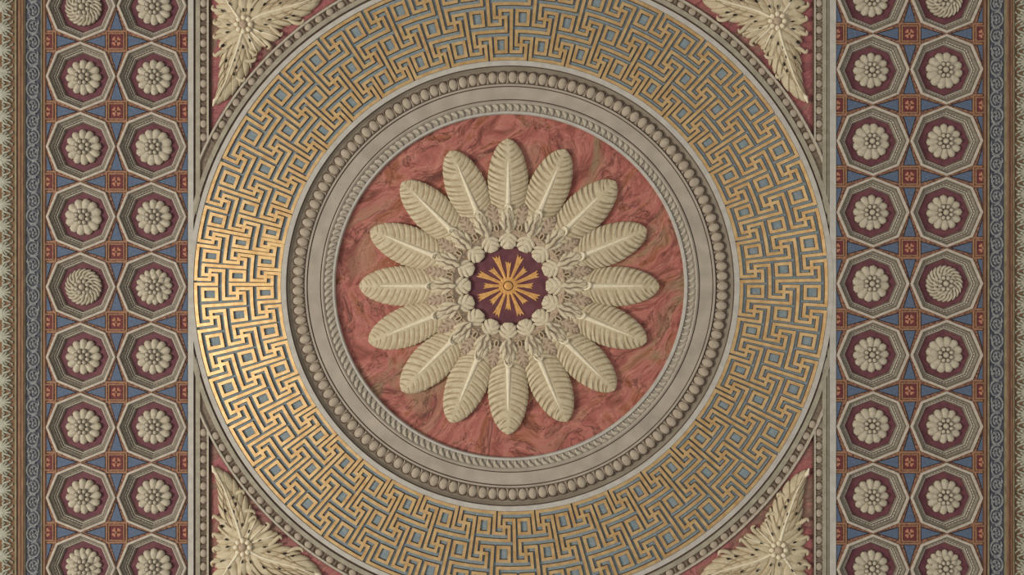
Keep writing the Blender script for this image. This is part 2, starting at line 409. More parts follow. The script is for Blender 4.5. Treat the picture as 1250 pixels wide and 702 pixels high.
# ------------------------------------------------------------------ leaf, egg and dart rings
base = put('leaf_moulding', ring_mesh([(217.0, -0.9), (226.4, -0.9)], ['plaster']), None, V(625, 351))
tag(base, 'narrow ring of small overlapping plaster leaves edging the red marble disc', 'moulding')
mb = MB()
def teardrop(mb):
    pts = [(-4.6, -4.0), (-2.2, -4.7), (0.8, -4.2), (2.8, -2.2), (3.4, 0.6), (3.0, 3.2), (1.6, 4.8), (0.6, 2.6), (-1.0, 0.6), (-3.2, -1.4)]
    c = (0.9, -1.0); n = len(pts)
    mid = [((p[0] + c[0]) / 2, (p[1] + c[1]) / 2) for p in pts]
    mb.grid([[(x, y, -0.9) for x, y in pts], [(x, y, 0.4) for x, y in pts], [(x, y, 1.5) for x, y in mid]], lambda a, cc: 1 if a == 0 else 0, close=True)
    mb.add([(x, y, 1.5) for x, y in mid], [tuple(range(n))], 0)
teardrop(mb)
leaf_me = mb.mesh('leaf', ['egg_l', 'umber'])
NL = 164
for k in range(NL):
    a = 2 * pi * k / NL; p = ring_pt(221.7, a)
    put('leaf', leaf_me, base, loc3(p[0] - 625, p[1] - 351, 0), atan2(FY * sin(a), cos(a)) + pi / 2)
# inner egg and dart
base = put('egg_and_dart_moulding', ring_mesh([(251.4, -0.8), (252.0, -1.6), (260, -2.6), (267.2, -3.2)], ['umber']), None, V(625, 351))
tag(base, 'plaster egg and dart ring just inside the gold fret', 'moulding')
mb = MB()
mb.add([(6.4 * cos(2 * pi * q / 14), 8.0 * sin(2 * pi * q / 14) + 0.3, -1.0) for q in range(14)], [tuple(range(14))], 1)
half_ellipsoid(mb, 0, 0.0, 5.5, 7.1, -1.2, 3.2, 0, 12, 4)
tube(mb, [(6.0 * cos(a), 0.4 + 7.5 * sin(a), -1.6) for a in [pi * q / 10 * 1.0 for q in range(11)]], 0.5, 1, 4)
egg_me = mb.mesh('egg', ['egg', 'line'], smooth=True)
mb = MB()
mb.add([(0, 7.4, -1.8), (-1.5, -2.0, -1.8), (-2.3, -7.4, -1.8), (2.3, -7.4, -1.8), (1.5, -2.0, -1.8), (0, -6.2, 1.0), (0, 2.0, 0.4)],
       [(0, 1, 6), (1, 5, 6), (1, 2, 5), (2, 3, 5), (3, 4, 5), (4, 6, 5), (4, 0, 6)], 0)
dart_me = mb.mesh('dart', ['egg'])
NE = 133
for k in range(NE):
    for nm, me, da in (('egg', egg_me, 0), ('dart', dart_me, 0.5)):
        a = 2 * pi * (k + da) / NE; p = ring_pt(259.2, a)
        put(nm, me, base, loc3(p[0] - 625, p[1] - 351, 0.0), atan2(sin(a), cos(a)) - pi / 2)
# outer egg and dart ring, seen where it edges the corner panels
mo = ring_mesh([(401.4, -1.4), (409.8, -1.8), (410.2, 1.1), (412.6, 1.1), (412.9, -1.2), (414.8, -2.9)], ['umber', 'line', 'egg_l'], [0, 2, 2, 1, 1], clipx=(244.3, 1004.2))
base2 = put('egg_and_dart_moulding', mo, None, V(625, 351))
tag(base2, 'umber egg and dart ring outside the gold fret, along the corner panels', 'moulding')
def d_egg(rot):
    mb = MB()
    n = 14
    mb.add([(6.1 * cos(2 * pi * q / n), 5.3 * sin(2 * pi * q / n), -0.9) for q in range(n)], [tuple(range(n))], 1)
    half_ellipsoid(mb, 0, -0.4, 4.9, 4.5, -1.0, 2.0, 0, 12, 3)
    return mb.mesh('egg', ['egg', 'line'], smooth=True)
egg2 = d_egg(0)
mb = MB()
mb.add([(0, 4.0, -1.2), (-1.6, 0, -1.2), (-2.4, -4.0, -1.2), (2.4, -4.0, -1.2), (1.6, 0, -1.2), (0, -2.0, 0.6)], [(0, 1, 5), (1, 2, 5), (2, 3, 5), (3, 4, 5), (4, 0, 5)], 0)
dart2 = mb.mesh('dart', ['umber'])
NO = 158
for k in range(NO):
    for nm, me, da in (('egg', egg2, 0), ('dart', dart2, 0.5)):
        a = 2 * pi * (k + da) / NO; p = ring_pt(405.8, a)
        if p[0] < 256.5 or p[0] > 992.5 or p[1] < -25 or p[1] > 727: continue
        put(nm, me, base2, loc3(p[0] - 625, p[1] - 351), atan2(FY * sin(a), cos(a)) + pi / 2)
# straight egg and dart rows
for x0, x1, xe, prof, ms, side, gm in (
    (244.3, 257.4, 248.4, [(244.3, -1.5), (252.6, -1.5), (252.8, 1.0), (255.0, 1.0), (255.2, -1.2), (257.4, -3.0)], [0, 2, 2, 1, 1], 'left', 'umber'),
    (992.6, 1004.2, 999.6, [(992.6, -3.0), (993.3, -1.2), (993.5, 1.0), (995.5, 1.0), (995.7, -1.5), (1004.2, -1.5)], [1, 1, 2, 2, 0], 'right', 'olive')):
    b = put('egg_and_dart_moulding', strip('egg_row', x0, x1, prof, [gm, 'line', 'egg_l'], ms, 411.5), None, V(625, 351))
    tag(b, 'straight upright egg and dart row on the %s of the fret ring' % side, 'moulding')
    for k in range(-2, 46):
        y = 151.0 + 16.4 * (k - 9)
        dx = xe - ccx(400); 
        for nm, me, yy in (('egg', egg2, y), ('dart', dart2, y + 8.2)):
            R = sqrt(dx * dx + ((yy - CY) / FY) ** 2)
            if R < 416 or yy < -25 or yy > 727: continue
            put(nm, me, b, loc3(xe - 625, yy - 351), pi / 2 if side == 'right' else -pi / 2)

# ------------------------------------------------------------------ central rosette
cr = empty('petal_rosette', 620.5, CY, 'great cream flower of sixteen feather petals round a maroon disc with gold sun', 'rosette')
cr.scale = (1, FY, 1)
mb = MB()
def up(R, x=0.0): return (x, -R)
wp = [(0.0, 10), (0.10, 14.5), (0.22, 17.8), (0.36, 21.2), (0.50, 24.2), (0.60, 25.2), (0.70, 24.0), (0.80, 20.4), (0.88, 15.2), (0.94, 9.6), (0.98, 4.6), (1.0, 0.5)]
petal_mes = []
for q in range(4):
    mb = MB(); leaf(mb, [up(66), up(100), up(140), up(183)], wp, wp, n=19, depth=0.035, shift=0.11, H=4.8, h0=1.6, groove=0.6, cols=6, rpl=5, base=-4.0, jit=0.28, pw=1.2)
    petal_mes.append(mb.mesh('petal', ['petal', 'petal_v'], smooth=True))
mb = MB(); tube(mb, [(0, -96, 6.0), (0, -120, 6.0), (0, -145, 6.0), (0, -164, 5.6)], [3.3, 2.5, 1.6, 0.4], 0, 6, 0.8)
rib_me = mb.mesh('midrib', ['rib'], smooth=True)
mb = MB()
cur = [(-4.4, -96.4, 8.0), (-3.4, -98.8, 8.6), (-1.0, -99.6, 9.0), (1.4, -98.8, 9.0), (3.2, -97.0, 8.6), (4.4, -94.4, 7.6), (4.9, -91.0, 6.6)]
tube(mb, cur, [0.6, 1.4, 1.7, 1.7, 1.5, 1.1, 0.4], 0, 6)
curl_me = mb.mesh('curled_tip', ['rib'], smooth=True)
mb = MB()
ws = [(0, 5), (0.3, 8), (0.55, 9.6), (0.8, 7.5), (0.92, 4.5), (1, 1)]
leaf(mb, [up(64), up(82), up(102)], ws, ws, n=8, depth=0.10, shift=0.16, H=1.3, h0=4.6, groove=0.9, cols=4, base=0.0)
back_me = mb.mesh('back_leaf', ['taupe', 'taupe_v'], smooth=True)
mb = MB()
wa = [(0, 12.4), (0.25, 13.2), (0.42, 12.0), (0.6, 10.4), (0.78, 7.4), (0.92, 4.2), (1, 1.2)]
leaf(mb, [(0, -64), (0.6, -74), (-0.6, -86), (0.5, -98)], wa, wa, n=4, depth=0.36, shift=0.42, H=1.7, h0=6.4, groove=0.9, cols=6, rpl=8, base=1.0, pw=2.2)
acan_me = mb.mesh('acanthus_leaf', ['acanthus', 'taupe'], smooth=True)
mb = MB()
tube(mb, [(-4.6, -67, 8.6), (-3.0, -73, 8.9), (-4.0, -79, 8.6), (-2.8, -87, 8.0)], [0.3, 0.75, 0.7, 0.2], 0, 4)
tube(mb, [(2.0, -66, 9.2), (3.6, -73, 9.2), (1.8, -81, 9.2), (2.6, -90, 8.4)], [0.3, 0.85, 0.8, 0.2], 0, 4)
stem_me = mb.mesh('stem', ['taupe_v'], smooth=True)
mb = MB()
ring = [(2.2 * cos(2 * pi * q / 12), -72.5 + 4.2 * sin(2 * pi * q / 12)) for q in range(12)]
mb.add([(x, y, 8.6) for x, y in ring], [tuple(range(12))], 1)
tube(mb, [(x, y, 8.4) for x, y in ring + ring[:1]], 0.7, 0, 5)
eye_me = mb.mesh('eyelet', ['petal', 'bole'], smooth=True)
mb = MB()
wc = [(0, 11.6), (0.25, 12.3), (0.5, 12.0), (0.7, 10.4), (0.85, 8.4), (0.95, 6.0), (1, 3.2)]
leaf(mb, [(0, -67), (0, -56), (0, -45.5)], wc, wc, n=4, depth=0.22, shift=0.42, H=1.5, h0=4.0, groove=0.8, cols=5, rpl=8, base=-1.0, pw=3.0)
cup_me = mb.mesh('cup_leaf', ['acanthus', 'taupe'], smooth=True)
for k in range(16):
    a = 2 * pi * k / 16
    put('back_leaf', back_me, cr, rz=a + pi / 16)
    put('petal', petal_mes[(k * 3 + k // 4) % 4], cr, rz=a + random.uniform(-.006, .006), scale=(1, 1.0 + random.uniform(-.008, .008), 1 + random.uniform(-.05, .05)))
    put('midrib', rib_me, cr, rz=a); put('curled_tip', curl_me, cr, rz=a)
    put('acanthus_leaf', acan_me, cr, rz=a); put('stem', stem_me, cr, rz=a); put('eyelet', eye_me, cr, rz=a + pi / 16)
    put('cup_leaf', cup_me, cr, rz=a)
def local_lathe(prof, mats, ms, n=96):
    mb = MB(); mb.grid([[(R * cos(2 * pi * k / n), R * sin(2 * pi * k / n), h) for R, h in prof] for k in range(n)], lambda a, c: ms[c], closerows=True)
    return mb.mesh('turned', mats, smooth=False)
put('collar', local_lathe([(70.5, 1), (70, 6.0), (68.6, 7.4), (67.4, 7.2), (66.4, 5.4), (64.4, 4.4), (58, 0.4), (55, -1)], ['taupe', 'petal_v'], [0, 0, 1, 0, 0, 0, 0]), cr)  # taupe and brown paint in the shadow ring between cup leaves and acanthus
put('disc', local_lathe([(60, -2), (60, 0.2), (0.3, 0.2)], ['maroon'], [0, 0, 0]), cr)
sun = put('sunburst', local_lathe([(11.5, 0.2), (10.5, 1.2), (6.4, 1.6), (6.0, 0.8), (5.4, 0.8), (4.6, 2.0), (2.6, 2.8), (0.2, 3.0)], ['sungold', 'bole'], [0, 0, 1, 1, 0, 0, 0], 32), cr)
def ray(R, w):
    mb = MB()
    pts = [(-1.5, -9), (-w * .62, -R * .6), (-w * 1.25, -R), (-w * .35, -R * .91), (w * .1, -R * .985), (w * .42, -R * .88), (w * 1.25, -R * .965), (w * .66, -R * .6), (1.5, -9)]
    prism(mb, pts, 0.2, 1.0, 0, 0)
    tube(mb, [(0, -9, 0.9), (0, -R * .8, 0.9)], [1.0, .4], 0, 4)
    return mb.mesh('ray', ['sungold'])
r1 = ray(41, 3.5); r2 = ray(31, 2.9)
for k in range(8):
    put('ray', r1, sun, rz=2 * pi * (k + .5) / 8); put('ray', r2, sun, rz=2 * pi * k / 8)

# ------------------------------------------------------------------ coffers, their rosettes, tiles between them
def petal_shape(r0, r1, w, H, h0, n=1, bend=0.0, mats=('rosette', 'rosette_v')):
    mb = MB()
    sp = [(0, -r0), (bend * 0.4, -(r0 + r1) / 2), (bend, -r1)] if bend < 1 else [(0, -r0), (bend * .12, -r0 - (r1 - r0) * .45), (bend * .45, -r0 - (r1 - r0) * .82), (bend, -r1 * .9)]
    ww = [(0, w * .45), (0.35, w * .85), (0.65, w), (0.85, w * .85), (0.95, w * .5), (1, .15)]
    leaf(mb, sp, ww, ww, n=2, depth=0.0, shift=0, H=H, h0=h0, groove=0, cols=3, rpl=4, base=-5.6, mv=0, flare=.2, mskirt=1)
    tube(mb, [(sp[0][0], sp[0][1], h0 + H * .8), (sp[1][0], sp[1][1], h0 + H * .86)], [.5, .2], 1, 3)
    return mb.mesh('petal', list(mats), smooth=True)
PET = {'daisy': [(12, petal_shape(5, 22.0, 4.75, 3.0, -3.8), 0.0)],
       'round': [(12, petal_shape(5, 22.8, 5.4, 3.0, -3.8), 0.13)],
       'double': [(16, petal_shape(5, 22.6, 3.9, 2.4, -4.2), 0.0), (8, petal_shape(4, 16.5, 3.9, 2.2, -2.0), 0.2)],
       'swirl': [(22, petal_shape(5, 20.0, 2.1, 2.8, -3.6, bend=13.5), 0.0), (12, petal_shape(4, 13.0, 2.2, 2.2, -1.6, bend=8.0), 0.1)]}
mb = MB(); half_ellipsoid(mb, 0, -7.3, 2.35, 2.7, 0.4, 2.2, 0, 9, 3)
mb.add([(2.9 * cos(2 * pi * q / 10), -7.5 + 3.3 * sin(2 * pi * q / 10), 0.5) for q in range(10)], [tuple(range(10))], 1); FLOR = mb.mesh('floret', ['rosette', 'rosette_v'], smooth=True)
mb = MB(); mb.add([(18.5 * cos(2 * pi * q / 24), 18.5 * sin(2 * pi * q / 24), -4.6) for q in range(24)], [tuple(range(24))], 0); BACK = mb.mesh('backing', ['rosette_v'])
mb = MB(); half_ellipsoid(mb, 0, 0, 3.5, 3.5, 1.0, 3.0, 0, 12, 3); mb.add([(4.6 * cos(2 * pi * q / 14), 4.6 * sin(2 * pi * q / 14), 1.2) for q in range(14)], [tuple(range(14))], 1); BUD = mb.mesh('bud', ['rosette', 'rosette_v'], smooth=True)
def rosette(x, y, kind, label):
    o = empty('coffer_rosette', x, y, label, 'rosette', 'plaster rosettes in the octagonal coffers', h=-2.6)
    a0 = random.uniform(-.08, .08)
    for n, me, ph in PET[kind]:
        for k in range(n): put('petal', me, o, rz=a0 + ph + 2 * pi * k / n)
    for k in range(8): put('floret', FLOR, o, rz=2 * pi * (k + .5) / 8)
    put('bud', BUD, o); put('backing', BACK, o)
def octa(R, rx, ry): return [(R * rx * cos(pi / 4 * k), R * ry * sin(pi / 4 * k)) for k in range(8)]
def coffer_meshes(rx, ry):
    def loft(prof, mats, ms):
        mb = MB()
        rows = [[(x, y, h) for x, y in octa(R, rx, ry)] for R, h in prof]
        mb.grid(rows, lambda a, c: ms[a], close=True)
        return mb.mesh('coffer_ring', mats)
    fr = loft([(1.0, DEEP), (1.0, 1.0), (0.985, 1.5), (0.935, 1.5), (0.92, 0.2)], ['octwhite', 'octdark'], [0, 0, 0, 0])
    mo = loft([(0.92, 0.2), (0.902, -1.0), (0.89, -0.9), (0.84, -2.6), (0.83, -3.4), (0.79, -4.0), (0.78, -5.2), (0.77, -4.9), (0.748, -5.2), (0.715, -7.2), (0.70, -8.6)],
              ['octgrey', 'octdark', 'octwhite'], [1, 0, 0, 1, 0, 1, 0, 2, 0, 1])
    mb = MB(); mb.add([(x, y, -8.2) for x, y in octa(0.72, rx, ry)], [tuple(range(8))], 0); pn = mb.mesh('panel', ['maroon'])
    mb = MB(); P = octa(0.811, rx, ry)
    for k in range(8):
        a, b = P[k], P[(k + 1) % 8]
        for q in range(7):
            f = (q + .5) / 7; x, y = a[0] + (b[0] - a[0]) * f, a[1] + (b[1] - a[1]) * f
            dx, dy = b[0] - a[0], b[1] - a[1]; d = sqrt(dx * dx + dy * dy); dx /= d; dy /= d
            mb.add([(x - dx * 1.7, y - dy * 1.7, -3.7), (x - dy * .85, y + dx * .85, -3.8), (x + dx * 1.7, y + dy * 1.7, -3.7), (x + dy * .85, y - dx * .85, -3.8), (x, y, -2.6)],
                   [(0, 1, 4), (1, 2, 4), (2, 3, 4), (3, 0, 4)], 0)
    bd = mb.mesh('bead_strip', ['bead'])
    return fr, mo, pn, bd
ORD = ['topmost', 'second from the top', 'third from the top', 'fourth from the top', 'middle', 'fourth from the bottom', 'third from the bottom', 'second from the bottom', 'lowest']
DESC = {'daisy': 'twelve-petalled', 'round': 'round-petalled', 'double': 'double-petalled', 'swirl': 'swirling'}
fields = [
    # side, column x's, first row y, row pitch, rx, ry, x limits of the field
    ('left', (98.9, 185.4), 7.4, 85.7, 42.6, 42.3, (56.8, 229.8), ('beside blue scroll border', 'beside straight pale strip')),
    ('right', (1065.6, 1155.6), -2.6, 87.2, 44.4, 43.1, (1020.2, 1199.4), ('beside straight pale strip', 'beside blue scroll border'))]
KIND = {('left', 0, 0): 'swirl', ('left', 0, 4): 'swirl', ('left', 0, 8): 'double', ('left', 1, 4): 'double', ('right', 1, 0): 'swirl', ('right', 1, 4): 'swirl', ('right', 1, 8): 'double',
        ('right', 0, 4): 'round', ('right', 0, 2): 'round', ('right', 1, 1): 'round', ('left', 0, 3): 'round', ('right', 1, 5): 'round', ('right', 0, 6): 'round', ('left', 1, 2): 'round'}
TIL = ['topmost', 'second from the top', 'third from the top', 'fourth from the top', 'fourth from the bottom', 'third from the bottom', 'second from the bottom', 'lowest']
mb = MB()
for k in range(4):
    a = pi / 4 + pi / 2 * k
    for s_ in (-1, 1):
        half_ellipsoid(mb, 4.6 * cos(a + s_ * .26), 4.6 * sin(a + s_ * .26), 2.0, 2.0, -1.2, 1.6, 0, 6, 2)
    half_ellipsoid(mb, 3.0 * cos(a), 3.0 * sin(a), 1.6, 1.6, -1.2, 1.9, 0, 6, 2)
TPETS = mb
mb = MB(); half_ellipsoid(mb, 0, 0, 2.0, 2.0, -0.6, 2.2, 0, 8, 2); TBUD = mb
def tile_parts(px, py, rx, ry, side):
    """star-shaped piece between four coffers; side 0 whole, -1 / +1 only its left / right half"""
    hx, hy, d = px / 2, py / 2, 0.7071
    star = []
    g = max(hx - rx, .2); gv = max(hy - ry, .2)
    star = [(g, -hy), (hx - d * rx, -hy + d * ry), (hx, -gv), (hx, gv), (hx - d * rx, hy - d * ry), (g, hy), (-g, hy), (-hx + d * rx, hy - d * ry), (-hx, gv), (-hx, -gv), (-hx + d * rx, -hy + d * ry), (-g, -hy)]
    def cut(me):
        if side < 0: clip(me, 0.0, False)
        if side > 0: clip(me, 0.0, True)
        return me
    out = []
    mb = MB(); prism(mb, star, DEEP, -0.6); out.append(('ground', cut(mb.mesh('ground', ['orange'])), 0))
    mb = MB()
    def frame(r0, r1, h0, h1, m):
        o_ = [(-r1, -r1), (r1, -r1), (r1, r1), (-r1, r1)]; i_ = [(-r0, -r0), (r0, -r0), (r0, r0), (-r0, r0)]
        mb.grid([[(x, y, h0) for x, y in o_], [(x, y, h1) for x, y in o_], [(x, y, h1) for x, y in i_], [(x, y, h0) for x, y in i_]], m, close=True)
    frame(11.4, 13.0, -0.8, 0.2, 1); frame(8.6, 9.8, -0.8, 0.6, 1)
    out.append(('tile_frame', cut(mb.mesh('tile_frame', ['orange', 'orange_l'])), 0))
    mb = MB(); box(mb, -8.7, -8.7, 8.7, 8.7, -2, -0.45); out.append(('tile_panel', cut(mb.mesh('tile_panel', ['tilered'])), 0))
    out.append(('flower', cut(TPETS.mesh('flower', ['tileflower'], smooth=True)), 0))
    out.append(('flower_centre', cut(TBUD.mesh('flower_centre', ['orange_l'], smooth=True)), 0))
    for k in range(4):
        mb = MB()
        ln = (hy if k % 2 == 0 else hx) - 6.5
        tri = [(-7.0, -14.2), (7.0, -14.2), (0, -ln)]; c = (0, -17.5)
        big = [(x + (x - c[0]) * .16, y + (y - c[1]) * .16) for x, y in tri]
        prism(mb, big, -1.2, -0.35, 1); prism(mb, tri, -1.2, -0.15, 0)
        me = mb.mesh('triangle_panel', ['tileblue', 'black'])
        from mathutils import Matrix
        me.transform(Matrix.Rotation(pi / 2 * k, 4, 'Z'))
        cut(me)
        if len(me.polygons): out.append(('triangle_panel', me, 0))
    return out
def tile(x, y, parts, label):
    o = empty('flower_tile', x, y, label, 'tile', 'star-shaped flower tiles between the coffers')
    for nm, me, _ in parts: put(nm, me, o)
for side, xs, y0, py, rx, ry, (xa, xb), beside in fields:
    fr, mo, pn, bd = coffer_meshes(rx, ry)
    px = xs[1] - xs[0]
    for c in (0, 1):
        for r in range(9):
            x, y = xs[c], y0 + py * r
            o = empty('octagonal_coffer', x, y, '%s octagonal maroon coffer, %s field, column %s' % (ORD[r], side, beside[c]), 'coffer', 'octagonal coffers of the side fields')
            put('frame', fr, o); put('moulding', mo, o); put('panel', pn, o); b = put('bead_strip', bd, o); b['kind'] = 'stuff'
            kd = KIND.get((side, c, r), 'daisy')
            rosette(x, y, kd, '%s rosette, %s, %s field, column %s' % (DESC[kd], ORD[r], side, beside[c]))
    for c, (tx, sd, nm) in enumerate(((xs[0] - px / 2, 1, 'half tile at left edge'), (xs[0] + px / 2, 0, 'whole tile in middle'), (xs[1] + px / 2, -1, 'half tile at right edge'))):
        parts = tile_parts(px, py, rx, ry, sd)
        for r in range(8):
            tile(tx, y0 + py * (r + .5), parts, 'flower tile, %s, %s of %s coffered field' % (TIL[r], nm, side))

# ------------------------------------------------------------------ scroll and foliage borders, gilt bands
def s_scroll(flip, mirror):
    """one scroll of the rinceau: spiral stem, leaf lobes, flower at its eye"""
    mb = MB(); pts = []; rad = []
    for k in range(34):
        f = k / 33; a = -0.6 * pi + f * 3.6 * pi; r = 8.2 * (1 - f) ** 0.8 + 1.2
        pts.append((flip * r * cos(a) * .92, r * sin(a) * 1.12, -1.6)); rad.append(0.55 + 0.75 * (1 - f))
    tube(mb, pts, rad, 0, 4, 1.3)
    for a in (0.2, 1.3, 2.6, 4.0, 5.2):
        r = 5.2
        x, y = flip * r * cos(a), r * sin(a)
        tube(mb, [(x, y, -1.4), (x * .7 - y * .32, y * .7 + x * .32, -0.9), (x * .35 - y * .2, y * .35 + x * .2, -1.3)], [.5, 1.5, .3], 0, 4)
    half_ellipsoid(mb, 0, 0, 1.9, 2.2, -1.6, 1.8, 0, 7, 2)
    x0 = -flip * 6.5
    tube(mb, [(x0 * .9, -9.0, -1.5), (x0 * 1.05, -4, -1.1), (x0 * .6, 1.0, -1.5)], [.5, 1.4, .4], 0, 4)
    tube(mb, [(-x0 * .3, 11.5, -1.5), (x0 * .3, 9.2, -1.0), (x0 * .9, 6.8, -1.5)], [.4, 1.4, .4], 0, 4)
    return mb.mesh('scroll', ['scroll'], smooth=True)
SCR = [s_scroll(1, 1), s_scroll(-1, 1)]
def palmette(d):
    """foliage tuft: seven lobes fanning from the border's edge towards the picture's centre, two side curls"""
    mb = MB()
    for a, L, w in ((-1.25, 9.5, 1.5), (-.85, 11.0, 1.8), (-.42, 12.0, 1.9), (0, 12.8, 2.0), (.42, 12.0, 1.9), (.85, 11.0, 1.8), (1.25, 9.5, 1.5)):
        ww = [(0, w * .5), (.5, w), (.85, w * .8), (1, .2)]
        ex, ey = d * L * cos(a), L * sin(a)
        leaf(mb, [(d * 1, 0), (ex * .55 - d * .0, ey * .5), (ex, ey)], ww, ww, n=2, depth=.1, shift=.1, H=1.4, h0=-1.2, groove=.5, cols=2, base=-2.4)
    half_ellipsoid(mb, d * .5, 0, 6.0, 7.5, -2.2, 1.9, 0, 10, 2)
    for s_ in (-1, 1):
        tube(mb, [(d * 1.0, s_ * 4, -1.8), (d * 3.5, s_ * 9, -1.0), (d * 8.5, s_ * 10.5, -1.0), (d * 11.5, s_ * 12.2, -1.4), (d * 9.5, s_ * 13.2, -1.9)], [.9, 1.5, 1.2, .9, .4], 0, 5)
        tube(mb, [(d * 10, s_ * 5.0, -1.7), (d * 14.0, s_ * 7.0, -1.2), (d * 13.4, s_ * 9.4, -1.7)], [.5, 1.1, .4], 0, 4)
        tube(mb, [(d * 1.5, s_ * 8, -1.8), (d * 2.0, s_ * 12, -1.3), (d * 4.5, s_ * 13.4, -1.8)], [.8, 1.4, .4], 0, 4)
    return mb.mesh('foliage_tuft', ['foliage', 'foliage_v'], smooth=True)
def plate(name, x0, x1, hh, mats):
    mb = MB(); box(mb, x0, -120, x1, 820, DEEP, hh); return mb.mesh(name, mats, origin=((x0 + x1) / 2, 351, 0))
def border(name, x0, x1, hh, m, label):
    o = put(name, plate(name, x0, x1, hh, [m]), None, V((x0 + x1) / 2, 351)); tag(o, label, 'border'); return o, (x0 + x1) / 2
for side in ('left', 'right'):
    if side == 'left':
        sb = (30.6, 50.0); fb = (-22, 18.0); d = 1; fx = 1.0; ph = 34.0
        gx = [(18.0, 0.4, 'greenish'), (20.2, -.8, 'ochre_d'), (22.2, .6, 'ochre'), (25.2, .2, 'ochre_d'), (26.4, .9, 'ochre'), (29.0, -.4, 'greenish'), (30.6, 0, None)]
        g2 = [(50.0, .5, 'greenish'), (51.4, -.6, 'ochre_d'), (52.8, .8, 'ochre'), (55.6, .2, 'ochre_d'), (56.8, 0, None)]
        sx0, sp, soff = 40.0, 19.4, 206.5
    else:
        sb = (1207.6, 1226.4); fb = (1238.0, 1278); d = -1; fx = 1254.0; ph = 22.0
        gx = [(1226.4, -.3, 'greenish'), (1228.2, .7, 'ochre'), (1231.2, .1, 'ochre_d'), (1234.0, .5, 'ochre'), (1235.6, -.4, 'ochre_d'), (1236.4, .6, 'greenish'), (1238.0, 0, None)]
        g2 = [(1199.4, .2, 'ochre_d'), (1200.6, .8, 'ochre'), (1203.6, -.6, 'ochre_d'), (1205.2, .5, 'greenish'), (1207.6, 0, None)]
        sx0, sp, soff = 1217.2, 19.6, 220.0
    o, cx = border('scroll_border', sb[0], sb[1], -1.6, 'scrollblue', 'narrow dark blue-grey border of pale leafy scrolls along the %s side' % side)
    for k in range(-13, 28):
        y = soff + sp * k
        if -25 < y < 727: put('scroll', SCR[k % 2], o, loc3(sx0 - cx, y - 351), random.uniform(-.12, .12))
    o, cx = border('foliage_border', fb[0], fb[1], -2.2, 'folground', 'brown border with a row of pale leaf tufts at the far %s edge' % side)
    pm = palmette(d)
    for k in range(-3, 30):
        y = ph + 26.9 * (k - 1)
        if -30 < y < 732: put('foliage_tuft', pm, o, loc3(fx - cx, y - 351))
    for g in (gx, g2):
        g_mats = []; prof = []; ms = []
        for (x0, h, m_), (x1, h1, _) in zip(g, g[1:]):
            if m_ not in g_mats: g_mats.append(m_)
            prof += [(x0 + .1, h), (x1 - .1, h)]; ms += [g_mats.index(m_)] * 2
        ms = ms[:-1]
        n_trim = {('left', 0): 7, ('left', 1): 8, ('right', 0): 9, ('right', 1): 10}[(side, 0 if g is gx else 1)]
        struct('trim_%d' % n_trim, strip('bands', g[0][0], g[-1][0], prof, g_mats, ms))

